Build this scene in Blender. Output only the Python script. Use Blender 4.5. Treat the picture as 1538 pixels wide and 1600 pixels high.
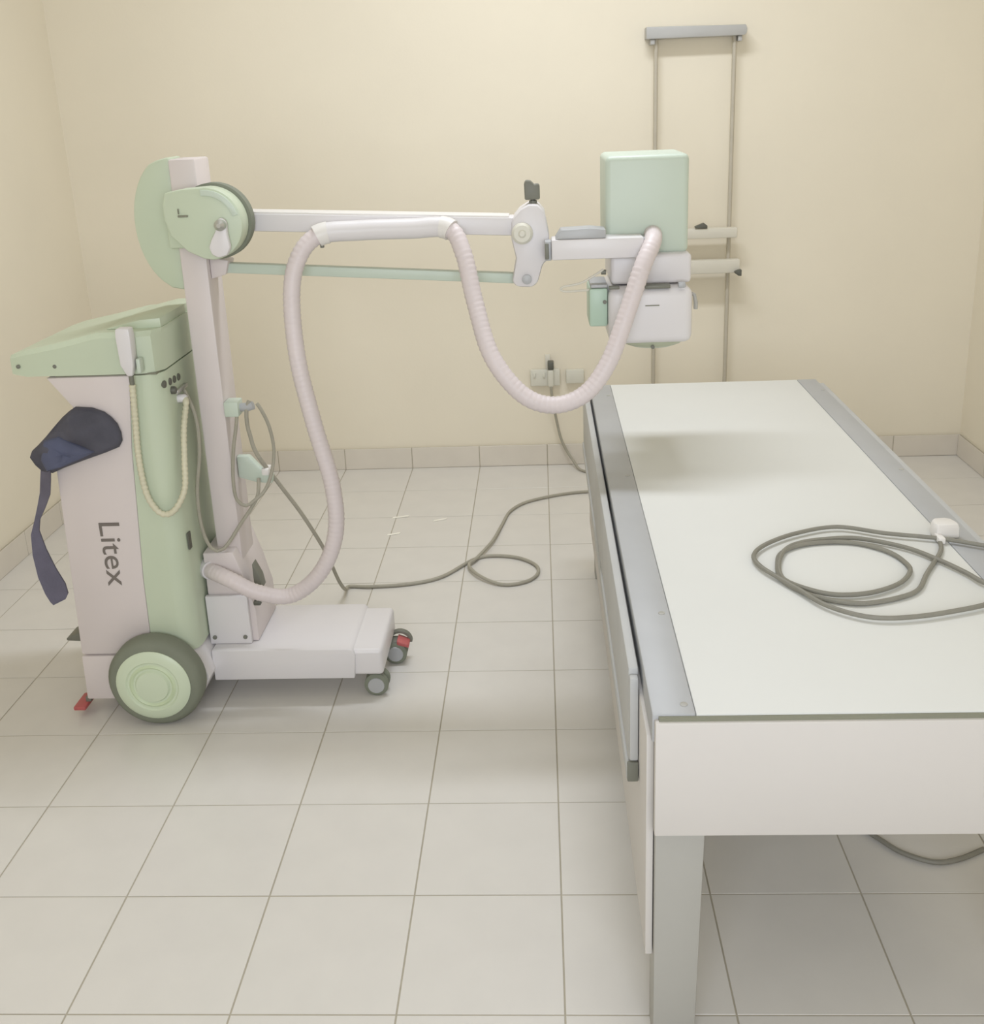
import bpy, bmesh, math, random
from mathutils import Vector, Matrix

random.seed(7)
S = bpy.context.scene
COL = S.collection
for o in list(bpy.data.objects):
    bpy.data.objects.remove(o, do_unlink=True)

# ------------------------------------------------------------------ camera
# world: X to the right, Y towards the back wall, Z up, metres
FPX, CX, CY = 1666.8, 769.0, 702.6          # focal length and principal point in 1538x1600 pixels
PITCH, YAW, ROLL = 0.3148, 0.0518, -0.0408
cam_d = bpy.data.cameras.new('camera')
cam = bpy.data.objects.new('camera', cam_d)
COL.objects.link(cam)
F0 = Vector((-math.sin(YAW), math.cos(YAW), 0)); R0 = Vector((math.cos(YAW), math.sin(YAW), 0)); U0 = Vector((0, 0, 1))
Fv = F0 * math.cos(PITCH) - U0 * math.sin(PITCH)
Uv = U0 * math.cos(PITCH) + F0 * math.sin(PITCH)
Rv = R0 * math.cos(ROLL) + Uv * math.sin(ROLL)
Uv = Uv * math.cos(ROLL) - R0 * math.sin(ROLL)
M = Matrix((Rv, Uv, -Fv)).transposed().to_4x4()
M.translation = Vector((-0.0118, -1.4826, 1.5357))
cam.matrix_world = M
cam_d.sensor_fit = 'HORIZONTAL'
cam_d.sensor_width = 36.0
cam_d.lens = FPX / 1538 * 36.0
cam_d.shift_x = 0.0
cam_d.shift_y = -(800 - CY) / 1538
cam_d.clip_start = 0.02
S.camera = cam

# ------------------------------------------------------------------ light and exposure
S.view_settings.view_transform = 'Standard'
S.view_settings.look = 'None'
S.view_settings.gamma = 1.0
S.view_settings.use_curve_mapping = False
S.view_settings.exposure = 0.0
world = bpy.data.worlds.new('daylight')
S.world = world
world.use_nodes = True
world.node_tree.nodes['Background'].inputs[0].default_value = (0.80, 0.90, 1.0, 1)
world.node_tree.nodes['Background'].inputs[1].default_value = 1.0

def area(name, loc, rot, sx, sy, power, col):
    d = bpy.data.lights.new(name, 'AREA')
    d.shape = 'RECTANGLE'; d.size = sx; d.size_y = sy; d.energy = power; d.color = col
    o = bpy.data.objects.new(name, d); COL.objects.link(o)
    o.location = loc; o.rotation_euler = rot
    return o
P_CEIL, P_WIN = 29.5, 45.0
area('ceiling_lamp_light', (0.0, 1.58, 2.935), (0, 0, 0), 1.15, 0.22, P_CEIL, (0.86, 0.91, 1.02))
area('window_daylight', (0.0, -2.36, 1.60), (math.radians(90), 0, 0), 1.7, 1.2, P_WIN, (0.855, 0.905, 1.02))

# ------------------------------------------------------------------ materials
def lin(c):
    return tuple(((v / 255) / 12.92 if v / 255 <= 0.04045 else ((v / 255 + 0.055) / 1.055) ** 2.4) for v in c)

def mat(name, rgb, rough=0.5, metal=0.0, var=0.05, scale=6.0, bump=0.0, bscale=60.0, coat=0.0, alpha=1.0, transm=0.0, spec=0.5):
    m = bpy.data.materials.new(name); m.use_nodes = True
    nt = m.node_tree; b = nt.nodes['Principled BSDF']
    b.inputs['Roughness'].default_value = rough
    b.inputs['Metallic'].default_value = metal
    b.inputs['Coat Weight'].default_value = coat
    b.inputs['Specular IOR Level'].default_value = spec
    b.inputs['Transmission Weight'].default_value = transm
    c = lin(rgb)
    tc = nt.nodes.new('ShaderNodeTexCoord')
    n = nt.nodes.new('ShaderNodeTexNoise'); n.inputs['Scale'].default_value = scale; n.inputs['Detail'].default_value = 4
    nt.links.new(tc.outputs['Object'], n.inputs['Vector'])
    r = nt.nodes.new('ShaderNodeValToRGB')
    r.color_ramp.elements[0].position = 0.3; r.color_ramp.elements[1].position = 0.7
    r.color_ramp.elements[0].color = tuple(v * (1 - var) for v in c) + (1,)
    r.color_ramp.elements[1].color = tuple(min(1, v * (1 + var)) for v in c) + (1,)
    nt.links.new(n.outputs['Fac'], r.inputs['Fac'])
    nt.links.new(r.outputs['Color'], b.inputs['Base Color'])
    if bump > 0:
        n2 = nt.nodes.new('ShaderNodeTexNoise'); n2.inputs['Scale'].default_value = bscale; n2.inputs['Detail'].default_value = 3
        nt.links.new(tc.outputs['Object'], n2.inputs['Vector'])
        bp = nt.nodes.new('ShaderNodeBump'); bp.inputs['Strength'].default_value = bump; bp.inputs['Distance'].default_value = 0.002
        nt.links.new(n2.outputs['Fac'], bp.inputs['Height'])
        nt.links.new(bp.outputs['Normal'], b.inputs['Normal'])
    return m

MT = dict(
    wall=mat('cream_paint', (238, 229, 208), 0.75, var=0.02, scale=2.0, bump=0.15, bscale=90),
    ceil=mat('ceiling_paint', (238, 236, 228), 0.8, var=0.02),
    tile=mat('glazed_tile', (221, 217, 209), 0.24, var=0.02, scale=9.0, spec=0.4),
    skirt=mat('skirting_tile', (224, 216, 202), 0.35, var=0.025, scale=9.0),
    grout=mat('grout', (178, 170, 152), 0.9, var=0.06, scale=30),
    white=mat('off_white_enamel', (220, 210, 206), 0.42, var=0.015, scale=3),
    white2=mat('cool_white_enamel', (226, 222, 221), 0.38, var=0.015, scale=3),
    green=mat('pale_green_plastic', (200, 210, 185), 0.42, var=0.02, scale=3),
    green2=mat('mint_green_plastic', (201, 212, 196), 0.42, var=0.02, scale=3),
    mint=mat('mint_box_plastic', (184, 206, 186), 0.4, var=0.02),
    hub=mat('hub_green_plastic', (210, 221, 194), 0.4, var=0.02),
    hubring=mat('hub_ring_plastic', (206, 219, 184), 0.4, var=0.02),
    tyre=mat('grey_rubber', (128, 132, 116), 0.8, var=0.04, scale=20),
    dark=mat('dark_grey_plastic', (120, 120, 108), 0.5, var=0.05, scale=20),  # dark parts lightened, the veil of haze is put into the colour
    black=mat('black_plastic', (94, 94, 84), 0.45, var=0.05, scale=20),  # black raised to grey so the colour carries the haze
    gap=mat('seam_rubber', (136, 136, 118), 0.8, var=0.03),
    hose=mat('hose_plastic', (222, 211, 209), 0.45, var=0.02, scale=8),
    steel=mat('brushed_steel', (190, 190, 184), 0.35, metal=0.7, var=0.05, scale=30),
    alu=mat('satin_aluminium', (180, 181, 181), 0.5, metal=0.15, var=0.03, scale=8),
    aludk=mat('rail_cover_grey', (190, 190, 187), 0.55, var=0.03, scale=8),
    laminate=mat('white_laminate', (224, 224, 218), 0.58, var=0.012, scale=3, spec=0.3),
    panel=mat('white_painted_panel', (210, 205, 198), 0.55, var=0.015, scale=3),
    leg=mat('grey_painted_steel', (176, 174, 166), 0.5, var=0.03, scale=6),
    cord=mat('hazed_black_cord', (136, 133, 121), 0.6, var=0.06, scale=30),  # black cord lightened to grey, haze put into its colour
    cord2=mat('light_grey_cord', (168, 163, 147), 0.6, var=0.06, scale=30),
    cream=mat('cream_cord', (214, 209, 182), 0.5, var=0.03, scale=20),
    navy=mat('navy_cloth', (84, 83, 92), 0.9, var=0.25, scale=8, bump=0.5, bscale=140),
    flap=mat('blue_grey_cloth', (88, 92, 114), 0.9, var=0.15, scale=14, bump=0.4, bscale=140),
    strap=mat('navy_webbing', (106, 103, 118), 0.85, var=0.15, scale=12, bump=0.5, bscale=200),
    red=mat('red_plastic', (192, 98, 96), 0.5, var=0.08, scale=20),
    letter=mat('dark_print', (118, 110, 103), 0.6, var=0.03),
    bar=mat('grey_bar_steel', (184, 183, 179), 0.45, var=0.03, scale=10),
    rod=mat('rod_steel', (192, 184, 166), 0.5, var=0.04, scale=20),
    pale=mat('pale_bar_paint', (222, 217, 202), 0.5, var=0.02),
    plastic=mat('white_plug_plastic', (232, 228, 222), 0.4, var=0.02),
    socket=mat('socket_plastic', (220, 217, 202), 0.45, var=0.02),
    lens=mat('frosted_green_plastic', (206, 212, 184), 0.35, var=0.02, transm=0.25),
    strip=mat('bright_white', (248, 244, 232), 0.5, var=0.02),
    frame=mat('white_window_frame', (235, 235, 230), 0.4, var=0.02),
)
glass = bpy.data.materials.new('window_glass'); glass.use_nodes = True
_b = glass.node_tree.nodes['Principled BSDF']
_b.inputs['Transmission Weight'].default_value = 1.0; _b.inputs['Roughness'].default_value = 0.02; _b.inputs['IOR'].default_value = 1.1
MT['glass'] = glass
tube_m = bpy.data.materials.new('lit_tube'); tube_m.use_nodes = True
_b = tube_m.node_tree.nodes['Principled BSDF']
_b.inputs['Emission Color'].default_value = (1, 0.97, 0.92, 1); _b.inputs['Emission Strength'].default_value = 4.0
MT['tube'] = tube_m

# ------------------------------------------------------------------ mesh helpers
ROOTS = {}
def world_off(o):
    v = Vector((0, 0, 0))
    while o is not None:
        v = v + o.location; o = o.parent
    return v

def finish(name, bm, m, parent=None, smooth=True, angle=35, origin=None):
    """link a bmesh given in world coordinates as one object under parent"""
    bmesh.ops.recalc_face_normals(bm, faces=bm.faces[:])
    off = world_off(parent) if parent is not None else Vector((0, 0, 0))
    loc = Vector((0, 0, 0))
    if origin is not None:
        loc = Vector(origin) - off
    bmesh.ops.translate(bm, verts=bm.verts[:], vec=-(off + loc))
    me = bpy.data.meshes.new(name)
    if smooth:
        for f in bm.faces: f.smooth = True
        for e in bm.edges:
            if len(e.link_faces) == 2 and e.calc_face_angle(0) > math.radians(angle): e.smooth = False
    bm.to_mesh(me); bm.free()
    me.materials.append(MT[m] if isinstance(m, str) else m)
    o = bpy.data.objects.new(name, me); COL.objects.link(o)
    if parent is not None: o.parent = parent
    o.location = loc
    return o

def tag(o, label=None, cat=None, group=None, kind=None):
    if label: o['label'] = label
    if cat: o['category'] = cat
    if group: o['group'] = group
    if kind: o['kind'] = kind
    return o

def empty(name, loc):
    o = bpy.data.objects.new(name, None); COL.objects.link(o); o.location = loc; o.empty_display_size = 0.1
    return o

def add_box(bm, x0, x1, y0, y1, z0, z1, bev=0.0, seg=2):
    t = bmesh.new()
    v = [t.verts.new((x, y, z)) for z in (z0, z1) for x, y in ((x0, y0), (x1, y0), (x1, y1), (x0, y1))]
    for f in ((3, 2, 1, 0), (4, 5, 6, 7), (0, 1, 5, 4), (1, 2, 6, 5), (2, 3, 7, 6), (3, 0, 4, 7)):
        t.faces.new([v[i] for i in f])
    if bev > 0: bmesh.ops.bevel(t, geom=t.edges[:], offset=bev, segments=seg, affect='EDGES', profile=0.5)
    merge(bm, t)

def merge(bm, t):
    me = bpy.data.meshes.new('tmp'); t.to_mesh(me); t.free(); bm.from_mesh(me); bpy.data.meshes.remove(me)

def box(name, x0, x1, y0, y1, z0, z1, m, parent=None, bev=0.0, seg=2, **k):
    bm = bmesh.new(); add_box(bm, x0, x1, y0, y1, z0, z1, bev, seg)
    return finish(name, bm, m, parent, **k)

def add_loft(bm, rings, cap=True):
    vs = [[bm.verts.new(p) for p in r] for r in rings]
    n = len(rings[0])
    for a, b in zip(vs, vs[1:]):
        for i in range(n):
            bm.faces.new((a[i], a[(i + 1) % n], b[(i + 1) % n], b[i]))
    if cap:
        bm.faces.new(list(reversed(vs[0]))); bm.faces.new(vs[-1])

def loft(name, rings, m, parent=None, bev=0.0, seg=2, bev_angle=30, **k):
    bm = bmesh.new(); add_loft(bm, rings)
    bmesh.ops.recalc_face_normals(bm, faces=bm.faces[:])
    if bev > 0:
        es = [e for e in bm.edges if len(e.link_faces) == 2 and e.calc_face_angle(0) > math.radians(bev_angle)]
        bmesh.ops.bevel(bm, geom=es, offset=bev, segments=seg, affect='EDGES', profile=0.5, clamp_overlap=True)
    return finish(name, bm, m, parent, **k)

def prism(name, poly, y0, y1, m, parent=None, bev=0.0, **k):
    """poly: (x, z) outline, extruded along Y"""
    return loft(name, [[(x, y0, z) for x, z in poly], [(x, y1, z) for x, z in poly]], m, parent, bev, **k)

def spline(pts, step=0.02):
    """Catmull-Rom resampling"""
    P = [Vector(p) for p in pts]
    P = [P[0] * 2 - P[1]] + P + [P[-1] * 2 - P[-2]]
    out = []
    for i in range(1, len(P) - 2):
        a, b, c, d = P[i - 1:i + 3]
        n = max(2, int((c - b).length / step))
        for j in range(n):
            t = j / n
            out.append(0.5 * ((2 * b) + (c - a) * t + (2 * a - 5 * b + 4 * c - d) * t * t + (3 * b - a - 3 * c + d) * t ** 3))
    out.append(P[-2])
    return out

def add_tube(bm, path, r, seg=10, caps=True):
    path = [Vector(p) for p in path]
    n = len(path)
    rr = r if callable(r) else (lambda i, s: r)
    t0 = (path[1] - path[0]).normalized()
    nrm = t0.orthogonal().normalized()
    rings = []; s = 0.0
    for i in range(n):
        t = (path[min(i + 1, n - 1)] - path[max(i - 1, 0)]).normalized()
        nrm = (nrm - t * nrm.dot(t)).normalized()
        bn = t.cross(nrm)
        if i: s += (path[i] - path[i - 1]).length
        R = rr(i, s)
        rings.append([path[i] + (nrm * math.cos(2 * math.pi * k / seg) + bn * math.sin(2 * math.pi * k / seg)) * R for k in range(seg)])
    add_loft(bm, rings, caps)

def tube(name, path, r, m, parent=None, seg=10, **k):
    bm = bmesh.new(); add_tube(bm, path, r, seg)
    return finish(name, bm, m, parent, **k)

def add_lathe(bm, prof, c, axis, seg=32):
    """prof: (radius, height along axis); closed at both ends"""
    ax = Vector(axis).normalized(); u = ax.orthogonal().normalized(); v = ax.cross(u); c = Vector(c)
    add_loft(bm, [[c + ax * h + (u * math.cos(2 * math.pi * k / seg) + v * math.sin(2 * math.pi * k / seg)) * max(r, 1e-4) for k in range(seg)] for r, h in prof])

def lathe(name, prof, c, axis, m, parent=None, seg=32, **k):
    bm = bmesh.new(); add_lathe(bm, prof, c, axis, seg)
    return finish(name, bm, m, parent, **k)

def bar(name, p0, p1, wy, hz, m, parent=None, bev=0.004, **k):
    """straight rectangular beam lying in an XZ plane"""
    p0, p1 = Vector(p0), Vector(p1)
    d = (p1 - p0).normalized(); up = Vector((-d.z, 0, d.x))
    if up.z < 0: up = -up
    def ring(p): return [p + Vector((0, sy * wy / 2, 0)) + up * (sz * hz / 2) for sy, sz in ((-1, -1), (1, -1), (1, 1), (-1, 1))]
    return loft(name, [ring(p0), ring(p1)], m, parent, bev, **k)

def arc(cx, cz, r, a0, a1, n, rz=None):
    rz = rz or r
    return [(cx + r * math.cos(math.radians(a0 + (a1 - a0) * i / n)), cz + rz * math.sin(math.radians(a0 + (a1 - a0) * i / n))) for i in range(n + 1)]

# ------------------------------------------------------------------ the room
XL, XR, YF, YB, ZC = -1.95, 1.785, -2.4, 3.0, 3.0
T = 0.12
floor = tag(box('floor', XL - T, XR + T, YF - T, YB + T, -0.12, -0.0013, 'grout'), kind='structure')
ceiling = tag(box('ceiling', XL - T, XR + T, YF - T, YB + T, ZC, ZC + 0.1, 'ceil'), kind='structure')
tag(box('wall_back', XL - T, XR + T, YB, YB + T, -0.0013, ZC, 'wall'), kind='structure')
tag(box('wall_left', XL - T, XL, YF - T, YB, -0.0013, ZC, 'wall'), kind='structure')
tag(box('wall_right', XR, XR + T, YF - T, YB, -0.0013, ZC, 'wall'), kind='structure')
bm = bmesh.new()                                            # wall behind the camera with a window opening
WX0, WX1, WZ0, WZ1 = -0.9, 0.9, 0.95, 2.25
for a in ((XL, WX0, -0.0013, ZC), (WX1, XR, -0.0013, ZC), (WX0, WX1, -0.0013, WZ0), (WX0, WX1, WZ1, ZC)):
    add_box(bm, a[0], a[1], YF - T, YF, a[2], a[3])
tag(finish('wall_front', bm, 'wall', smooth=False), kind='structure')
win = empty('window_1', (0.0, YF - 0.06, WZ0)); tag(win, kind='structure')
for a in ((WX0, WX0 + 0.05, WZ0, WZ1), (WX1 - 0.05, WX1, WZ0, WZ1), (WX0 + .05, WX1 - .05, WZ0, WZ0 + 0.05), (WX0 + .05, WX1 - .05, WZ1 - 0.05, WZ1), (-0.025, 0.025, WZ0 + .05, WZ1 - .05)):
    box('window_frame', a[0], a[1], YF - 0.09, YF - 0.04, a[2], a[3], 'frame', win, 0.004)
for a in ((WX0 + .05, -0.025), (0.025, WX1 - .05)):
    box('pane', a[0], a[1], YF - 0.068, YF - 0.062, WZ0 + .05, WZ1 - .05, 'glass', win)
box('window_sill', WX0, WX1, YF - 0.04, YF + 0.03, WZ0 - 0.025, WZ0, 'frame', win, 0.004)

# floor tiles: one object each, sharing meshes
def tile_mesh(w, d, h=0.008):
    bm = bmesh.new()
    g = 0.0016; c = 0.0005
    x0, x1, y0, y1 = -w / 2 + g, w / 2 - g, -d / 2 + g, d / 2 - g
    add_loft(bm, [[(x0, y0, -h), (x1, y0, -h), (x1, y1, -h), (x0, y1, -h)],
                  [(x0, y0, -c), (x1, y0, -c), (x1, y1, -c), (x0, y1, -c)],
                  [(x0 + c, y0 + c, 0), (x1 - c, y0 + c, 0), (x1 - c, y1 - c, 0), (x0 + c, y1 - c, 0)]])
    bmesh.ops.recalc_face_normals(bm, faces=bm.faces[:])
    me = bpy.data.meshes.new('tile'); bm.to_mesh(me); bm.free(); me.materials.append(MT['tile'])
    return me
TS = 0.3
xs = [XL] + [k * TS for k in range(-6, 6)] + [XR]
meshes = {}
for i in range(len(xs) - 1):
    w = xs[i + 1] - xs[i]
    key = round(w, 4)
    if key not in meshes: meshes[key] = tile_mesh(w, TS)
    for r in range(18):
        o = bpy.data.objects.new('tile', meshes[key]); COL.objects.link(o); o.parent = floor
        o.location = ((xs[i] + xs[i + 1]) / 2, YF + TS * (r + 0.5), random.uniform(-0.0003, 0.0003))
        o.rotation_euler = (random.uniform(-0.001, 0.001), random.uniform(-0.001, 0.001), 0)

# skirting tiles
def skirting(name, side):
    h, t = 0.095, 0.011
    if side in ('back', 'front'):
        y0, y1 = (YB - 0.0095, YB) if side == 'back' else (YF, YF + 0.0095)
        root = tag(box(name, XL, XR, y0, y1, 0.0, h - 0.002, 'grout'), kind='structure')
        for a, b in zip(xs, xs[1:]):
            ya, yb = (YB - t, YB - 0.0085) if side == 'back' else (YF + 0.0085, YF + t)
            box('tile', a + 0.0015, b - 0.0015, ya, yb, 0.001, h, 'skirt', root, 0.0015, 1, smooth=False)
    else:
        x0, x1 = (XL, XL + 0.0095) if side == 'left' else (XR - 0.0095, XR)
        root = tag(box(name, x0, x1, YF + 0.011, YB - 0.011, 0.0, h - 0.002, 'grout'), kind='structure')
        for r in range(18):
            a, b = YF + r * TS, YF + (r + 1) * TS
            a, b = max(a, YF + 0.012), min(b, YB - 0.012)
            xa, xb = (XL + 0.0085, XL + t) if side == 'left' else (XR - t, XR - 0.0085)
            box('tile', xa, xb, a + 0.0015, b - 0.0015, 0.001, h, 'skirt', root, 0.0015, 1, smooth=False)
for s in ('back', 'left', 'right', 'front'): skirting('baseboard_' + s, s)

# ceiling lamps (outside the picture, they light the room)
for y, lab in ((1.58, 'white fluorescent batten lamp fixed to the ceiling'),):
    r = empty('ceiling_lamp', (0, y, ZC)); tag(r, lab, 'lamp')
    box('housing', -0.63, 0.63, y - 0.12, y + 0.12, ZC - 0.03, ZC, 'frame', r, 0.004)
    for dy in (-0.06, 0.06):
        tube('lamp_tube', [(-0.57, y + dy, ZC - 0.0435), (0.57, y + dy, ZC - 0.0435)], 0.013, 'tube', r, 12)

# ------------------------------------------------------------------ examination table
tb = empty('examination_table', (0.5, 0.9, 0)); tag(tb, 'long white-topped examination table with grey side rails and tapered grey legs', 'table')
ZT = 0.65
def zb(x0, x1, y0, y1, z0, z1): return x0, x1, y0, y1, z0, z1
box('tabletop', 0.2065, 0.8035, -0.070, 1.885, 0.625, ZT - 0.001, 'laminate', tb, 0.002)
for a, b in ((0.140, 0.206), (0.804, 0.864)):
    rl = box('side_rail', a, b, -0.070, 1.885, 0.600, ZT, 'alu', tb, 0.003)
    cx = (a + b) / 2
    for y in (-0.045, 0.26, 1.0, 1.75):
        lathe('screw', [(0.006, -0.002), (0.006, 0.001), (0.004, 0.0016)], (cx + 0.018, y, ZT), (0, 0, 1), 'leg', rl, 12)
fp = box('front_panel', 0.144, 0.862, -0.084, -0.066, 0.440, 0.641, 'panel', tb, 0.0025)
box('panel_gasket', 0.150, 0.856, -0.078, -0.0705, 0.6405, 0.646, 'gap', tb)
box('back_panel', 0.144, 0.862, 1.868, 1.884, 0.440, 0.599, 'panel', tb, 0.0025)
for x0, x1 in ((0.134, 0.146),):
    box('side_panel', x0, x1, -0.050, 1.866, 0.180, 0.5995, 'panel', tb, 0.002)
for x0, x1, dk in ((0.117, 0.1335, 0), (0.8705, 0.887, 0)):
    cv = box('rail_cover', x0, x1, 0.085, 1.872, 0.462, 0.640, 'aludk', tb, 0.003)
    box('cover_end_cap', x0 + 0.001, x1 - 0.001, 0.066, 0.0848, 0.474, 0.630, 'aludk', cv, 0.003)
    box('shaded_end', x0 - 0.003, x1 - 0.001, 0.062, 0.0698, 0.436, 0.473, 'dark', cv, 0.002)  # dark colour stands in for the shade on the cover's near end
    box('cover_lip', x0 - 0.004, x1, 0.070, 1.870, 0.436, 0.4618, 'aludk', cv, 0.002)
for x0, sx in ((0.1475, 1), (0.8565, -1)):
    for y0, y1 in ((-0.064, 0.010), (1.79, 1.864)):
        a, b, c = x0, x0 + sx * 0.082, x0 + sx * 0.070
        loft('leg', [[(a, y0 + .006, 0.0), (c, y0 + .006, 0.0), (c, y1 - .006, 0.0), (a, y1 - .006, 0.0)],
                     [(a, y0, 0.62), (b, y0, 0.62), (b, y1, 0.62), (a, y1, 0.62)]], 'leg', tb, 0.003)
for y in (0.45, 1.35):
    box('cross_beam', 0.147, 0.857, y, y + 0.04, 0.555, 0.624, 'leg', tb, 0.003)

# cord lying on the table, running off its right edge to the floor, with a plug at the other end
c1 = [(0.858, 0.515), (0.785, 0.555), (0.688, 0.587), (0.599, 0.627), (0.507, 0.597), (0.434, 0.543), (0.399, 0.490), (0.401, 0.438), (0.426, 0.381), (0.454, 0.325), (0.483, 0.266), (0.530, 0.224), (0.577, 0.211), (0.641, 0.218), (0.708, 0.237), (0.757, 0.255), (0.800, 0.280), (0.822, 0.308), (0.815, 0.333), (0.792, 0.346)]
c2 = [(0.785, 0.552), (0.767, 0.497), (0.707, 0.398), (0.668, 0.329), (0.623, 0.297), (0.554, 0.276), (0.500, 0.291), (0.458, 0.325), (0.431, 0.381), (0.437, 0.449), (0.458, 0.507), (0.510, 0.546), (0.580, 0.556), (0.630, 0.540), (0.670, 0.496), (0.684, 0.437), (0.672, 0.393), (0.635, 0.347), (0.575, 0.314), (0.515, 0.309), (0.471, 0.332), (0.435, 0.378), (0.438, 0.442), (0.464, 0.513), (0.503, 0.550), (0.561, 0.567), (0.627, 0.567), (0.704, 0.517), (0.747, 0.455), (0.777, 0.394)]
RC = 0.0046
path = [(0.93, 0.44, 0.006), (0.92, 0.45, 0.012), (0.912, 0.462, 0.08), (0.908, 0.475, 0.35), (0.906, 0.485, 0.58), (0.899, 0.495, 0.644), (0.878, 0.505, ZT + RC + 0.004)]
path += [(x, y, ZT + RC + 0.0035) for x, y in c1]
k2 = list(reversed(c2))
path += [(x, y, ZT + RC + (0.002 if i < 14 else 0.0)) for i, (x, y) in enumerate(k2)]
cordr = empty('plug_cord', (0.6, 0.4, ZT)); tag(cordr, 'coiled dark cord with a white plug lying on the examination table', 'cord')
tube('cable', spline(path, 0.012), RC, 'cord', cordr, 8)
pl = [(-0.024, 0), (0.024, 0), (0.026, 0.014), (0.022, 0.036), (0.012, 0.045), (-0.012, 0.045), (-0.022, 0.036), (-0.026, 0.014)]
ang = math.radians(6); pc = Vector((0.806, 0.566, ZT))
def plug_ring(z, k):
    return [pc + Vector(((x * math.cos(ang) - y * math.sin(ang)) * k, (x * math.sin(ang) + y * math.cos(ang)) * k + (1 - k) * 0.022, z)) for x, y in pl]
plug = loft('plug', [plug_ring(0.0015, 0.95), plug_ring(0.006, 1.0), plug_ring(0.024, 0.97), plug_ring(0.032, 0.86)], 'plastic', cordr, 0.002)
box('cord_grip', 0.779, 0.793, 0.540, 0.572, ZT + 0.001, ZT + 0.014, 'plastic', plug, 0.003)
for dx in (-0.012, 0.0, 0.012):
    box('pin', 0.804 + dx - 0.0025, 0.804 + dx + 0.0025, 0.602, 0.624, ZT + 0.010, ZT + 0.016, 'steel', plug, 0.0008, 1)

# loose cable on the floor under the table
uc = [(0.52, 0.66), (0.606, 0.548), (0.649, 0.503), (0.683, 0.456), (0.716, 0.413), (0.772, 0.383), (0.827, 0.392), (0.888, 0.422), (0.93, 0.44)]
o = tube('loose_cable', spline([(x, y, 0.0065) for x, y in uc[:-1]], 0.012), 0.0055, 'cord', None, 8)
tag(o, 'dark cable curving over the floor tiles under the table', 'cable')

# ------------------------------------------------------------------ wall stand
st = empty('wall_cassette_stand', (0.61, 2.95, 0)); tag(st, 'tall wall stand with two thin rods and grey top bar', 'stand')
tbp = [(0.418, 1.742), (0.790, 1.742), (0.800, 1.748), (0.803, 1.764), (0.797, 1.780), (0.418, 1.786)]
tbar = prism('top_bar', tbp, 2.925, 2.998, 'bar', st, 0.003)
box('mounting_bracket', 0.435, 0.452, 2.935, 2.998, 1.722, 1.7415, 'bar', tbar, 0.002)
box('mounting_bracket', 0.770, 0.785, 2.935, 2.998, 1.722, 1.7415, 'bar', tbar, 0.002)
for x in (0.4585, 0.7605):
    tube('guide_rod', [(x, 2.96, 0.10), (x, 2.96, 1.748)], 0.0085, 'rod', st, 12)
box('foot_bar', 0.420, 0.800, 2.925, 2.985, 0.0005, 0.1, 'bar', st, 0.003)
for z0, z1, xr in ((0.978, 1.018, 0.785), (0.836, 0.890, 0.800)):
    cb = box('cassette_bar', 0.425, xr, 2.905, 2.948, z0, z1, 'pale', st, 0.004)
loft('clamp_handle', [[(0.615, 2.90, 1.022), (0.615, 2.925, 1.022), (0.615, 2.925, 1.027), (0.615, 2.90, 1.027)],
                      [(0.650, 2.90, 1.020), (0.650, 2.925, 1.020), (0.650, 2.925, 1.041), (0.650, 2.90, 1.041)],
                      [(0.664, 2.90, 1.020), (0.664, 2.925, 1.020), (0.664, 2.925, 1.030), (0.664, 2.90, 1.030)]], 'black', st, 0.001)
loft('clamp_knob', [[(0.776, 2.885, 0.838), (0.776, 2.905, 0.838), (0.776, 2.905, 0.844), (0.776, 2.885, 0.844)],
                    [(0.790, 2.880, 0.828), (0.790, 2.910, 0.828), (0.790, 2.910, 0.850), (0.790, 2.880, 0.850)],
                    [(0.803, 2.880, 0.826), (0.803, 2.910, 0.826), (0.803, 2.910, 0.852), (0.803, 2.880, 0.852)]], 'black', st, 0.002)

# ------------------------------------------------------------------ wall socket
sk = empty('wall_socket', (0.02, 2.99, 0.40)); tag(sk, 'pale double wall socket above the skirting', 'socket')
box('back_box', -0.065, 0.062, 2.972, 2.9995, 0.365, 0.437, 'socket', sk, 0.004)
box('switch', -0.052, -0.042, 2.966, 2.972, 0.405, 0.425, 'socket', sk, 0.001)
box('switch', -0.012, -0.002, 2.966, 2.972, 0.405, 0.425, 'socket', sk, 0.001)
box('junction_box', 0.088, 0.165, 2.975, 2.9995, 0.372, 0.432, 'socket', sk, 0.004)
box('conduit', 0.0, 0.022, 2.985, 2.9995, 0.437, 0.50, 'pale', sk, 0.002)

# ------------------------------------------------------------------ mobile x-ray unit
mx = empty('mobile_xray_unit', (-0.95, 1.2, 0))
tag(mx, 'pale green and white mobile x-ray unit with long arm', 'x-ray machine')

# --- chassis and base
ch = box('chassis', -0.93, -0.462, 1.062, 1.322, 0.070, 0.148, 'white2', mx, 0.012, 3)
prism('base_cover', [(-0.925, 0.066), (-0.54, 0.066), (-0.535, 0.135)] + arc(-0.555, 0.135, 0.02, 0, 90, 4) + [(-0.925, 0.156)], 1.055, 1.329, 'white2', ch, 0.006)
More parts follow.
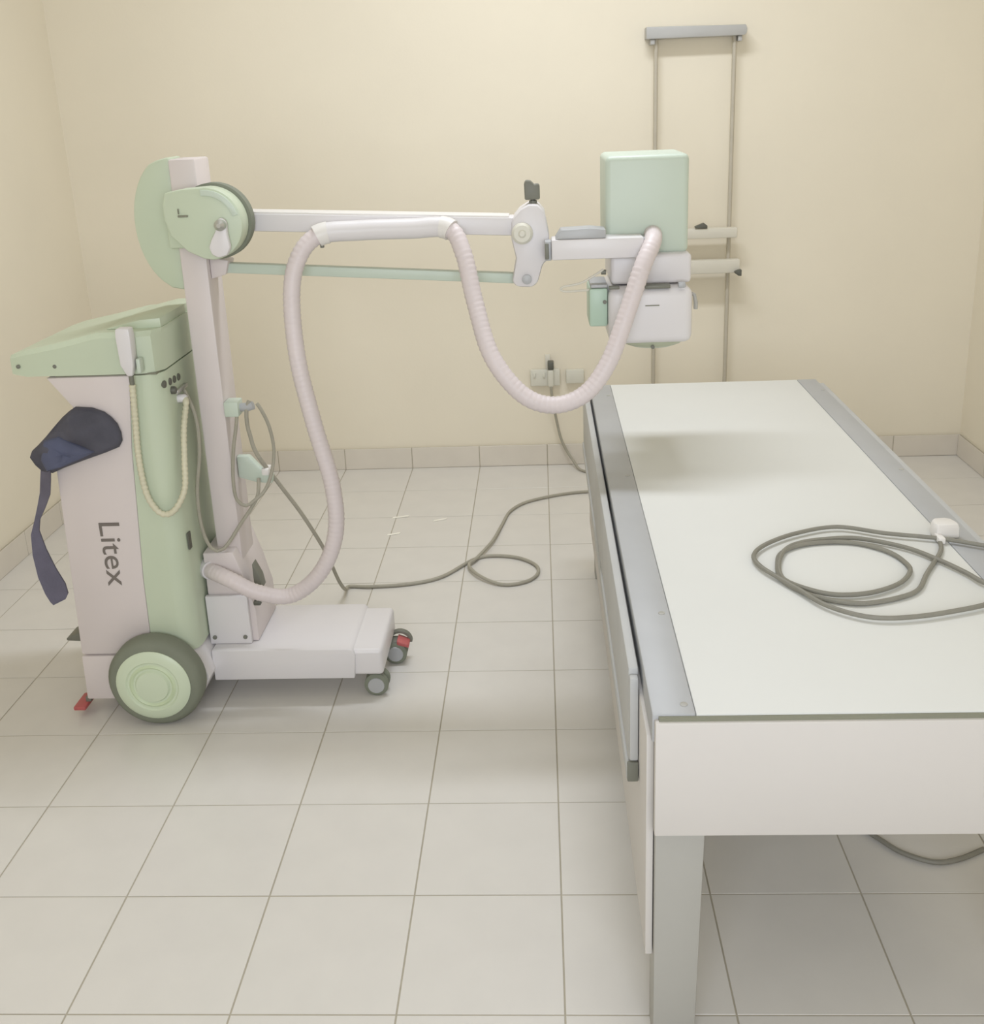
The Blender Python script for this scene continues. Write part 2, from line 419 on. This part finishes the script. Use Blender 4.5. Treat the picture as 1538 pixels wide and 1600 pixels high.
# rear body
prism('rear_cover', [(-1.262, 0.045), (-1.03, 0.045), (-1.03, 0.176), (-1.258, 0.176)], 1.0, 1.4, 'white', mx, 0.006)
body = prism('body_panel', [(-1.256, 0.180), (-1.062, 0.180), (-1.057, 0.40), (-1.036, 0.75), (-1.014, 0.938), (-1.225, 0.938), (-1.168, 0.860), (-1.20, 0.79), (-1.238, 0.70)], 1.0, 1.4, 'white', mx, 0.006)
def front_ring(z, xs0):
    r = 0.045
    near = [(xs0, 1.0), (-0.99, 1.0)] + [(-0.94 - r + r * math.sin(math.radians(a)), 1.0 + r - r * math.cos(math.radians(a))) for a in (0, 30, 60, 90)]
    far = [(x, 2.4 - y) for x, y in reversed(near)]
    return [(x, y, z) for x, y in near + far]
bf = loft('body_front', [front_ring(0.185, -1.0615), front_ring(0.40, -1.0565), front_ring(0.75, -1.0355), front_ring(0.938, -1.0135)], 'green', mx, 0.0)
prism('wheel_fender', [(-1.029, 0.184), (-0.955, 0.184), (-0.930, 0.150), (-0.918, 0.105), (-0.955, 0.038), (-1.029, 0.045)], 1.0, 1.4, 'white2', mx, 0.004)
box('console_gasket', -1.20, -0.950, 1.006, 1.394, 0.9375, 0.9425, 'gap', mx)
# console: stations along X
def station(x, yn, z0, z1, c=0.012):
    yf = 2.4 - yn
    return [(x, yn, z0), (x, yn, z1 - c), (x, yn + c, z1), (x, yf - c, z1), (x, yf, z1 - c), (x, yf, z0)]
con = loft('console', [station(-1.318, 1.03, 0.958, 0.984, 0.006), station(-1.308, 1.01, 0.948, 0.994, 0.008), station(-1.27, 1.0, 0.943, 1.005, 0.01), station(-1.18, 1.0, 0.942, 1.022),
                       station(-1.085, 1.0, 0.942, 1.043), station(-0.985, 1.0, 0.942, 1.044), station(-0.955, 1.014, 0.942, 1.044), station(-0.940, 1.045, 0.942, 1.044)], 'green', mx, 0.0, angle=28)
loft('console_hood', [[(-1.075, 1.05, 1.0435), (-1.075, 1.35, 1.0435), (-1.075, 1.35, 1.045), (-1.075, 1.05, 1.045)],
                      [(-0.990, 1.05, 1.0435), (-0.990, 1.35, 1.0435), (-0.990, 1.35, 1.064), (-0.990, 1.05, 1.064)],
                      [(-0.943, 1.06, 1.0435), (-0.943, 1.34, 1.0435), (-0.943, 1.34, 1.066), (-0.943, 1.06, 1.066)]], 'green', con, 0.004)
for x, z in ((-1.287, 0.968), (-1.196, 0.966)):
    lathe('screw', [(0.005, 0.0), (0.005, 0.003), (0.003, 0.004)], (x, 1.0025 if x > -1.25 else 1.003, z), (0, -1, 0), 'dark', con, 10)
# connectors on the front of the body
for y, z in ((1.030, 0.907), (1.061, 0.9055), (1.093, 0.9035), (1.125, 0.9015)):
    lathe('rotary_knob', [(0.0095, -0.004), (0.0095, 0.002), (0.008, 0.004)], (-0.9405 - (0.003 if y < 1.04 else 0), y, z), (1, 0, 0), 'black', bf, 14)
cn = lathe('cable_connector', [(0.010, 0.0), (0.010, 0.008), (0.008, 0.012)], (-0.9405, 1.066, 0.882), (1, 0, 0), 'black', bf, 16)
box('socket_cover', -0.9405, -0.930, 1.082, 1.165, 0.866, 0.877, 'steel', bf, 0.003)
lathe('cable_entry', [(0.011, 0), (0.011, 0.018), (0.007, 0.024)], (-0.9405, 1.105, 0.850), (1, 0, 0), 'white2', bf, 14)
prism('key_slot', [(-0.9392 + 0.0, 0.463)] + [(-0.9405, 0.463), (-0.9405, 0.508), (-0.936, 0.508), (-0.936, 0.463)], 1.034, 1.052, 'black', bf, 0.0)
# dark print on the side panel
fc = bpy.data.curves.new('print_curve', 'FONT'); fc.body = 'Litex'; fc.size = 0.08; fc.extrude = 0.0; fc.resolution_u = 4
fo = bpy.data.objects.new('print_curve', fc); COL.objects.link(fo)
bpy.context.view_layer.update()
me = bpy.data.meshes.new_from_object(fo.evaluated_get(bpy.context.evaluated_depsgraph_get()))
bpy.data.objects.remove(fo, do_unlink=True)
bm = bmesh.new(); bm.from_mesh(me); bpy.data.meshes.remove(me)
bmesh.ops.remove_doubles(bm, verts=bm.verts[:], dist=1e-5)
xmin = min(v.co.x for v in bm.verts); xmax = max(v.co.x for v in bm.verts); ymin = min(v.co.y for v in bm.verts); ymax = max(v.co.y for v in bm.verts)
ex = bmesh.ops.extrude_face_region(bm, geom=bm.faces[:])
for v in [g for g in ex['geom'] if isinstance(g, bmesh.types.BMVert)]: v.co.z = 0.0012
for v in bm.verts:
    a = (v.co.x - xmin) / (xmax - xmin); b = (v.co.y - ymin) / (ymax - ymin)
    v.co = Vector((-1.152 + 0.054 * b, 1.0 - v.co.z - 0.0001, 0.556 - 0.176 * a))
finish('lettering', bm, 'letter', body, smooth=False)

# --- wheels
def wheel(y0, sgn, x=-1.045, z=0.1262):
    prof = [(0.070, 0.0), (0.108, 0.0), (0.118, 0.006), (0.1255, 0.018), (0.1255, 0.050), (0.118, 0.060), (0.070, 0.060)]
    w = lathe('wheel', prof, (x, y0, z), (0, sgn, 0), 'tyre', mx, 48)
    h = lathe('hub_cap', [(0.060, 0.012), (0.096, 0.008), (0.098, -0.002), (0.090, -0.008), (0.070, -0.010), (0.066, -0.006), (0.046, -0.006), (0.042, -0.012), (0.020, -0.014), (0.0, -0.014)], (x, y0, z), (0, sgn, 0), 'hub', w, 48)
    lathe('hub_ring', [(0.050, -0.0055), (0.056, -0.010), (0.062, -0.0055)], (x, y0, z), (0, sgn, 0), 'hubring', h, 40)
    box('axle', x - 0.015, x + 0.015, min(y0 + sgn * 0.058, y0 + sgn * 0.078), max(y0 + sgn * 0.058, y0 + sgn * 0.078), z - 0.015, z + 0.015, 'leg', w, 0.003)
wheel(0.932, 1)
wheel(1.468, -1)
# --- front casters
def caster(x, y, turn, red):
    fk = prism('caster_fork', [(x - 0.016, 0.070), (x + 0.016, 0.070), (x + 0.020, 0.058), (x + 0.012, 0.032), (x - 0.012, 0.032), (x - 0.020, 0.058)], y - 0.020, y + 0.020, 'dark', mx, 0.003)
    w = lathe('caster_wheel', [(0.012, -0.026), (0.026, -0.026), (0.033, -0.022), (0.033, -0.010), (0.026, -0.0065), (0.026, 0.0065), (0.033, 0.010), (0.033, 0.022), (0.026, 0.026), (0.012, 0.026)], (x, y, 0.0335), (0, 1, 0), 'tyre', fk, 28)
    lathe('wheel_cap', [(0.023, -0.0262), (0.022, -0.029), (0.008, -0.030)], (x, y, 0.0335), (0, 1, 0), 'alu', fk, 20)
    if red:
        loft('brake_pedal', [[(x + 0.006, y - 0.026, 0.062), (x + 0.006, y + 0.020, 0.062), (x + 0.006, y + 0.020, 0.076), (x + 0.006, y - 0.026, 0.076)],
                             [(x + 0.040, y - 0.026, 0.052), (x + 0.040, y + 0.020, 0.052), (x + 0.040, y + 0.020, 0.062), (x + 0.040, y - 0.026, 0.062)]], 'red', fk, 0.003)
        prism('pedal_guard', arc(x + 0.010, 0.052, 0.036, 0, 165, 12) + list(reversed(arc(x + 0.010, 0.052, 0.028, 0, 165, 12))), y + 0.012, y + 0.030, 'dark', fk, 0.001)
caster(-0.487, 1.098, 0, False)
caster(-0.456, 1.270, 0, True)
# rear brake pedals
bpd = box('brake_pedal', -1.297, -1.264, 0.985, 1.062, 0.020, 0.031, 'red', mx, 0.003)
box('pedal_stem', -1.272, -1.258, 1.012, 1.034, 0.0312, 0.0452, 'dark', bpd, 0.001)
prism('foot_lever', [(-1.262, 0.176), (-1.262, 0.196), (-1.312, 0.190), (-1.342, 0.176), (-1.340, 0.170), (-1.30, 0.167)], 1.10, 1.17, 'dark', mx, 0.003)

# --- column
col = loft('column', [[(-0.905, 1.15, z), (-0.838, 1.15, z), (-0.838, 1.268, z), (-0.905, 1.268, z)] for z in (0.157, 1.434)], 'white', mx, 0.006)
br = prism('column_bracket', [(-0.932, 0.157), (-0.806, 0.157), (-0.806, 0.25), (-0.826, 0.34), (-0.850, 0.42), (-0.932, 0.42)], 1.108, 1.31, 'white', mx, 0.004)
fl_ = box('bracket_flange', -0.936, -0.822, 1.092, 1.1075, 0.157, 0.300, 'white2', br, 0.003)
for x in (-0.922, -0.838):
    lathe('bolt', [(0.006, 0), (0.006, 0.004), (0.004, 0.005)], (x, 1.0925, 0.178), (0, -1, 0), 'dark', fl_, 8)
prism('transport_lock', [(-0.803, 0.305), (-0.781, 0.312), (-0.786, 0.345), (-0.803, 0.384)], 1.11, 1.15, 'dark', br, 0.002)
box('lock_knob', -0.805, -0.785, 1.088, 1.105, 0.272, 0.284, 'black', br, 0.003)
# carriage with the round friction cover
CXc, CZc = -0.797, 1.287
car = prism('carriage', arc(CXc, CZc, 0.085, -88, 88, 26) + [(-0.850, 1.369), (-0.892, 1.362), (-0.899, 1.335), (-0.899, 1.300), (-0.888, 1.262), (-0.852, 1.224), (-0.815, 1.206)], 1.055, 1.115, 'green', mx, 0.006)
lathe('friction_disc', [(0.084, 1.1155), (0.091, 1.119), (0.091, 1.150), (0.080, 1.155)], (CXc, 0, CZc), (0, 1, 0), 'tyre', car, 48)
box('carriage_sleeve', -0.915, -0.828, 1.112, 1.275, 1.225, 1.352, 'green', car, 0.006)
prism('cover_edge', arc(CXc, CZc, 0.079, 15, 95, 12) + list(reversed(arc(CXc, CZc, 0.066, 15, 95, 12))), 1.050, 1.0552, 'green2', car, 0.001)
box('cover_notch', -0.864, -0.840, 1.0515, 1.0552, 1.305, 1.310, 'gap', car, 0.001)
box('cover_notch', -0.863, -0.860, 1.0515, 1.0552, 1.312, 1.325, 'gap', car, 0.001)
lk = prism('lock_lever', [(-0.746, 1.294), (-0.758, 1.304), (-0.771, 1.294), (-0.774, 1.272), (-0.786, 1.252), (-0.794, 1.234), (-0.788, 1.216), (-0.772, 1.209), (-0.752, 1.214), (-0.742, 1.232), (-0.746, 1.262)], 1.034, 1.0548, 'white2', car, 0.006)
lathe('lever_pivot', [(0.013, 1.036), (0.013, 1.022), (0.009, 1.018), (0.005, 1.014)], (-0.758, 0, 1.286), (0, 1, 0), 'steel', car, 18)
# counterweight cover behind the column
hd = [(-0.906, 1.440), (-0.940, 1.432)] + [(-0.906 - 0.108 * math.sin(math.radians(a)), 1.280 + 0.165 * math.cos(math.radians(a))) for a in range(30, 160, 8)] + [(-0.940, 1.122), (-0.906, 1.115)]
prism('counterweight_cover', hd, 1.165, 1.262, 'green', mx, 0.008)
# --- parallel arm
arm = bar('support_arm', (-0.800, 1.2, 1.281), (-0.045, 1.2, 1.243), 0.080, 0.043, 'white2', mx, 0.004)
bar('arm_trim', (-0.735, 1.2, 1.3005), (-0.085, 1.2, 1.2675), 0.072, 0.006, 'plastic', arm, 0.001)
bar('link_rod', (-0.845, 1.2, 1.167), (-0.045, 1.2, 1.112), 0.030, 0.025, 'green2', mx, 0.003)
prism('link_bracket', [(-0.8375, 1.140), (-0.800, 1.150), (-0.790, 1.185), (-0.8375, 1.195)], 1.17, 1.23, 'white', mx, 0.003)
jp = prism('arm_joint', [(-0.058, 1.285), (-0.036, 1.297), (-0.014, 1.297), (0.002, 1.278), (0.012, 1.225), (0.012, 1.165), (-0.004, 1.155), (-0.018, 1.108), (-0.032, 1.097), (-0.070, 1.099), (-0.082, 1.112), (-0.070, 1.170), (-0.080, 1.215), (-0.078, 1.262)], 1.145, 1.255, 'white2', mx, 0.008)
lathe('pivot_disc', [(0.026, 1.1455), (0.026, 1.136), (0.020, 1.130), (0.010, 1.130), (0.006, 1.126)], (-0.053, 0, 1.230), (0, 1, 0), 'socket', jp, 24)
lathe('pivot_bolt', [(0.012, 1.1455), (0.012, 1.138), (0.006, 1.136)], (-0.045, 0, 1.118), (0, 1, 0), 'alu', jp, 16)
lathe('knob_stem', [(0.010, 1.296), (0.010, 1.303), (0.006, 1.304), (0.005, 1.316)], (-0.025, 1.19, 0), (0, 0, 1), 'dark', jp, 14)
prism('lock_knob', [(-0.045, 1.306), (-0.008, 1.306), (-0.008, 1.340), (-0.014, 1.344), (-0.021, 1.341), (-0.030, 1.351), (-0.042, 1.352), (-0.046, 1.346)], 1.172, 1.208, 'dark', jp, 0.004)
box('arm_clamp', 0.0005, 0.0165, 1.094, 1.146, 1.168, 1.214, 'alu', jp, 0.003)
box('clamp_strip', 0.001, 0.010, 1.088, 1.0935, 1.172, 1.210, 'dark', jp, 0.002)
ca = box('cross_arm', 0.0165, 0.236, 1.085, 1.165, 1.170, 1.218, 'white2', mx, 0.004)
prism('arm_cap', [(0.026, 1.2185), (0.146, 1.2185), (0.146, 1.238), (0.110, 1.242), (0.040, 1.240)], 1.09, 1.16, 'alu', ca, 0.002)
box('arm_end_cap', 0.2362, 0.246, 1.088, 1.162, 1.173, 1.215, 'alu', ca, 0.003)
# --- tube head
tank = box('tube_tank', 0.150, 0.351, 1.1655, 1.40, 1.166, 1.402, 'green2', mx, 0.014, 4)
box('tank_skirt', 0.160, 0.356, 1.135, 1.36, 1.098, 1.170, 'white2', mx, 0.010, 3)
col_ = box('collimator', 0.152, 0.355, 1.090, 1.35, 0.958, 1.0945, 'white2', mx, 0.020, 4)
box('collimator_gap', 0.240, 0.300, 1.0885, 1.12, 1.094, 1.102, 'dark', col_, 0.001)
box('front_slot', 0.240, 0.274, 1.0885, 1.0906, 1.0520, 1.0545, 'gap', col_)
box('dial', 0.152, 0.178, 1.082, 1.094, 1.096, 1.104, 'dark', col_, 0.002)
box('dial', 0.318, 0.336, 1.084, 1.098, 1.0945, 1.108, 'alu', col_, 0.003)
bm = bmesh.new(); add_lathe(bm, [(0.086, 0.0), (0.085, -0.008), (0.076, -0.018), (0.056, -0.026), (0.030, -0.030), (0.0, -0.0305)], (0.268, 1.205, 0.960), (0, 0, 1), 28)
finish('lens_cover', bm, 'lens', col_)
lathe('lens_screw', [(0.005, 0), (0.005, 0.004)], (0.262, 1.122, 0.944), (0, -1, 0), 'dark', col_, 10)
box('meter_box', 0.106, 0.1515, 1.115, 1.25, 1.000, 1.094, 'mint', col_, 0.006)
box('meter_box_lid', 0.110, 0.1515, 1.118, 1.247, 1.0945, 1.103, 'alu', col_, 0.003)
lathe('box_screw', [(0.005, 0), (0.005, 0.003)], (0.144, 1.1155, 1.061), (0, -1, 0), 'dark', col_, 10)
tube('lever', [(0.3545, 1.14, 1.072), (0.364, 1.135, 1.068), (0.367, 1.13, 1.050), (0.367, 1.13, 1.034)], 0.005, 'leg', col_, 8)
tube('wire_handle', spline([(0.142, 1.135, 1.137), (0.118, 1.13, 1.123), (0.085, 1.13, 1.106), (0.045, 1.13, 1.099), (0.037, 1.13, 1.092), (0.050, 1.13, 1.087), (0.085, 1.13, 1.088), (0.107, 1.13, 1.089)], 0.01), 0.0028, 'pale', col_, 8)
lathe('handle_screw', [(0.006, 0), (0.006, 0.012)], (0.149, 1.14, 1.130), (-1, 0, 0), 'dark', mx, 10)
# --- cable hose
hp = [(-0.938, 1.128, 0.368), (-0.900, 1.090, 0.372), (-0.849, 1.060, 0.363), (-0.779, 1.056, 0.327), (-0.695, 1.070, 0.310), (-0.609, 1.060, 0.378), (-0.557, 1.050, 0.490), (-0.553, 1.050, 0.622), (-0.586, 1.050, 0.793), (-0.613, 1.060, 0.955), (-0.617, 1.080, 1.110), (-0.594, 1.100, 1.199), (-0.543, 1.120, 1.246), (-0.450, 1.130, 1.252), (-0.325, 1.130, 1.252), (-0.231, 1.120, 1.250), (-0.195, 1.090, 1.195), (-0.170, 1.050, 1.085), (-0.133, 1.000, 0.963), (-0.064, 0.980, 0.872), (0.012, 0.980, 0.841), (0.089, 0.990, 0.865), (0.146, 1.000, 0.939), (0.190, 1.020, 1.049), (0.227, 1.045, 1.150), (0.254, 1.085, 1.200), (0.262, 1.130, 1.214), (0.264, 1.168, 1.215)]
sp = spline(hp, 0.0045)
def hose_r(i, s): return 0.0208 + 0.0009 * math.sin(2 * math.pi * s / 0.013)
hose = tube('cable_hose', sp, hose_r, 'hose', mx, 18, angle=80)
i0 = min(range(len(sp)), key=lambda i: (sp[i] - Vector((-0.535, 1.121, 1.249))).length); i1 = min(range(len(sp)), key=lambda i: (sp[i] - Vector((-0.236, 1.121, 1.250))).length)
tube('hose_sleeve', sp[i0:i1], 0.0245, 'white2', hose, 20)
tube('hose_clip', sp[i0 - 4:i0 + 4], 0.0265, 'plastic', hose, 20)
tube('hose_clip', sp[i1 - 4:i1 + 4], 0.0265, 'plastic', hose, 20)
tube('hose_gland', sp[0:8], 0.0245, 'white2', hose, 18)
box('clip_tab', -0.545, -0.536, 1.118, 1.128, 1.214, 1.224, 'dark', hose, 0.002)
# --- cable hooks on the column
hk = box('cable_hook', -0.8375, -0.800, 1.14, 1.19, 0.786, 0.826, 'green2', mx, 0.004)
tube('hook_pin', [(-0.801, 1.165, 0.806), (-0.780, 1.165, 0.806), (-0.766, 1.165, 0.810)], 0.011, 'alu', hk, 12)
hk = prism('cable_hook', [(-0.8375, 0.66), (-0.805, 0.66), (-0.765, 0.612), (-0.745, 0.606), (-0.748, 0.580), (-0.790, 0.585), (-0.8375, 0.600)], 1.198, 1.222, 'green2', mx, 0.004)
box('hook_lip', -0.772, -0.752, 1.19, 1.23, 0.606, 0.626, 'plastic', hk, 0.004)
# signal cable from the body to the hook
tube('signal_cable', spline([(-0.9375, 1.140, 0.868), (-0.922, 1.126, 0.848), (-0.905, 1.118, 0.789), (-0.905, 1.110, 0.704), (-0.921, 1.100, 0.599), (-0.921, 1.098, 0.500), (-0.902, 1.098, 0.439), (-0.871, 1.104, 0.434), (-0.828, 1.140, 0.490), (-0.789, 1.165, 0.544), (-0.781, 1.176, 0.571), (-0.781, 1.190, 0.600)], 0.012), 0.0048, 'cord2', mx, 8)
tube('signal_cable', spline([(-0.806, 1.150, 0.800), (-0.812, 1.146, 0.76), (-0.826, 1.142, 0.693), (-0.835, 1.140, 0.613), (-0.832, 1.142, 0.558), (-0.812, 1.150, 0.537), (-0.790, 1.160, 0.548), (-0.763, 1.175, 0.571), (-0.741, 1.185, 0.621), (-0.731, 1.190, 0.684), (-0.735, 1.180, 0.749), (-0.748, 1.170, 0.796), (-0.757, 1.168, 0.814)], 0.012), 0.0048, 'cord2', mx, 8)
# --- hand switch with its cord
hs = loft('hand_switch', [[(-1.0035 + a * w, 0.980 + b * d, z) for a, b in ((-1, -1), (1, -1), (1, 1), (-1, 1))] for z, w, d in ((0.942, 0.006, 0.008), (0.950, 0.009, 0.010), (0.972, 0.016, 0.0165), (1.040, 0.018, 0.0175), (1.060, 0.0165, 0.0165))], 'white2', mx, 0.004)
lathe('switch_strain_relief', [(0.006, 0.0), (0.006, -0.020), (0.004, -0.024)], (-1.003, 0.980, 0.943), (0, 0, 1), 'dark', hs, 12)
box('switch_holder', -0.984, -0.974, 0.972, 0.9995, 0.950, 0.985, 'green2', mx, 0.003)
cp = spline([(-1.003, 0.980, 0.920), (-1.010, 0.985, 0.840), (-1.016, 0.985, 0.733), (-1.010, 0.985, 0.640), (-0.988, 0.983, 0.593), (-0.964, 0.983, 0.582), (-0.938, 0.985, 0.599), (-0.920, 1.010, 0.641), (-0.918, 1.030, 0.711), (-0.920, 1.060, 0.780), (-0.918, 1.095, 0.840), (-0.924, 1.105, 0.850)], 0.004)
tube('switch_cord', cp, lambda i, s: 0.0075 + 0.0012 * math.sin(2 * math.pi * s / 0.012), 'cream', hs, 10, angle=80)

# ------------------------------------------------------------------ power cable of the unit: hook -> floor -> socket
pc_ = [(-0.775, 1.165, 0.823), (-0.784, 1.160, 0.800), (-0.788, 1.166, 0.760), (-0.785, 1.170, 0.727), (-0.775, 1.180, 0.671), (-0.740, 1.235, 0.568), (-0.700, 1.30, 0.450), (-0.668, 1.40, 0.295), (-0.668, 1.55, 0.130), (-0.678, 1.69, 0.030), (-0.678, 1.760, 0.008), (-0.604, 1.757, 0.0065)]
fc_ = [(-0.477, 1.773), (-0.373, 1.825), (-0.272, 1.963), (-0.205, 1.994), (-0.114, 1.972), (-0.051, 1.904), (-0.047, 1.830), (-0.089, 1.772), (-0.164, 1.755), (-0.242, 1.814), (-0.284, 1.904), (-0.260, 1.963), (-0.210, 2.115), (-0.180, 2.286), (-0.154, 2.418), (-0.097, 2.512), (-0.007, 2.572), (0.085, 2.610), (0.177, 2.627), (0.30, 2.64), (0.37, 2.70), (0.36, 2.78), (0.28, 2.83), (0.19, 2.855)]
pc_ += [(x, y, 0.0065 + (0.006 if 9 <= i <= 12 else 0)) for i, (x, y) in enumerate(fc_)]
pc_ += [(0.138, 2.90, 0.008), (0.112, 2.955, 0.030), (0.085, 2.972, 0.070), (0.060, 2.975, 0.130), (0.040, 2.970, 0.228), (0.026, 2.955, 0.32), (0.022, 2.953, 0.372)]
pw = empty('power_cable', (-0.2, 1.9, 0)); tag(pw, 'grey mains cable looped on the floor between the x-ray unit and the wall socket', 'cable')
tube('cable', spline(pc_, 0.014), 0.0058, 'cord2', pw, 8)
pg = loft('plug', [[(0.022 + a * w, 2.955 + b * d, z) for a, b in ((-1, -1), (1, -1), (1, 1), (-1, 1))] for z, w, d in ((0.365, 0.008, 0.006), (0.375, 0.012, 0.0095), (0.430, 0.012, 0.0095), (0.440, 0.010, 0.009))], 'socket', pw, 0.002)
box('plug_adapter', 0.010, 0.036, 2.945, 2.9845, 0.4415, 0.476, 'black', pw, 0.004)

# ------------------------------------------------------------------ navy garment over the rear of the unit
gm = empty('folded_apron', (-1.2, 0.98, 0.34)); tag(gm, 'dark navy padded apron with a hanging strap draped on the x-ray unit', 'apron')
ol = [(-1.056, 0.777), (-1.056, 0.798), (-1.062, 0.819), (-1.074, 0.836), (-1.090, 0.850), (-1.118, 0.861), (-1.157, 0.864), (-1.175, 0.853), (-1.193, 0.839), (-1.218, 0.815), (-1.242, 0.791), (-1.264, 0.771), (-1.280, 0.758), (-1.288, 0.742), (-1.278, 0.722), (-1.264, 0.706), (-1.237, 0.700), (-1.206, 0.713), (-1.154, 0.731), (-1.095, 0.750), (-1.066, 0.761)]
cxg, czg = -1.165, 0.785
def fold(x, z): return 0.008 * math.sin(52 * x + 40 * z) + 0.005 * math.sin(95 * z - 35 * x + 1.0)
rings = []
for k, y in ((1.0, 0.9985), (1.03, 0.992), (1.0, 0.980), (0.92, 0.970), (0.80, 0.962), (0.65, 0.958), (0.50, 0.956), (0.35, 0.955), (0.20, 0.954), (0.02, 0.954)):
    rings.append([(cxg + (x - cxg) * k, (y if k >= 1.0 else y + fold(cxg + (x - cxg) * k, czg + (z - czg) * k)), czg + (z - czg) * k) for x, z in ol])
loft('apron_body', rings, 'navy', gm, 0.0, angle=60)
fo_ = [(-1.232, 0.792), (-1.196, 0.800), (-1.150, 0.776), (-1.108, 0.762), (-1.150, 0.742), (-1.200, 0.724), (-1.240, 0.712), (-1.252, 0.740)]
loft('folded_flap', [[(cxg - 0.02 + (x - cxg + 0.02) * k, y + 0.5 * fold(x, z), 0.757 + (z - 0.757) * k) for x, z in fo_] for k, y in ((1.0, 0.972), (1.0, 0.955), (0.9, 0.949), (0.5, 0.946), (0.05, 0.946))], 'flap', gm, 0.0, angle=60)
sl = [(-1.274, 0.712), (-1.282, 0.68), (-1.290, 0.641), (-1.302, 0.605), (-1.314, 0.570), (-1.329, 0.530), (-1.332, 0.475), (-1.326, 0.415), (-1.313, 0.370), (-1.301, 0.348), (-1.293, 0.341)]
sr = [(-1.238, 0.708), (-1.245, 0.68), (-1.256, 0.641), (-1.277, 0.605), (-1.300, 0.570), (-1.310, 0.538), (-1.303, 0.485), (-1.288, 0.430), (-1.270, 0.385), (-1.266, 0.358), (-1.274, 0.343)]
rings = []
for i, ((xa, za), (xb, zb_)) in enumerate(zip(sl, sr)):
    t = i / (len(sl) - 1); y = 0.985 + 0.012 * math.sin(3 * t)
    dy = 0.010 * math.sin(math.pi * (t - 0.42)) * 1.5
    rings.append([(xa, y - dy, za), (xb, y + dy, zb_), (xb, y + dy + 0.005, zb_), (xa, y - dy + 0.005, za)])
loft('strap', rings, 'strap', gm, 0.0, angle=50)

# ------------------------------------------------------------------ small thin white strips on the floor
for (xa, ya, xb, yb, lab) in ((-0.617, 2.392, -0.554, 2.411, 'longest thin white strip, the one nearest the back skirting'),
                              (-0.452, 2.351, -0.402, 2.372, 'thin white strip on the tiles, rightmost of three and nearest the floor cable'),
                              (-0.615, 2.219, -0.568, 2.235, 'smallest thin white strip, the one nearest the base of the x-ray unit')):
    o = loft('floor_strip', [[(xa, ya - 0.008, z), (xb, yb - 0.008, z), (xb + 0.004, yb + 0.008, z), (xa + 0.006, ya + 0.008, z)] for z in (0.0006, 0.0016)], 'strip', None, smooth=False)
    tag(o, lab, 'strip', 'white strips on the floor')
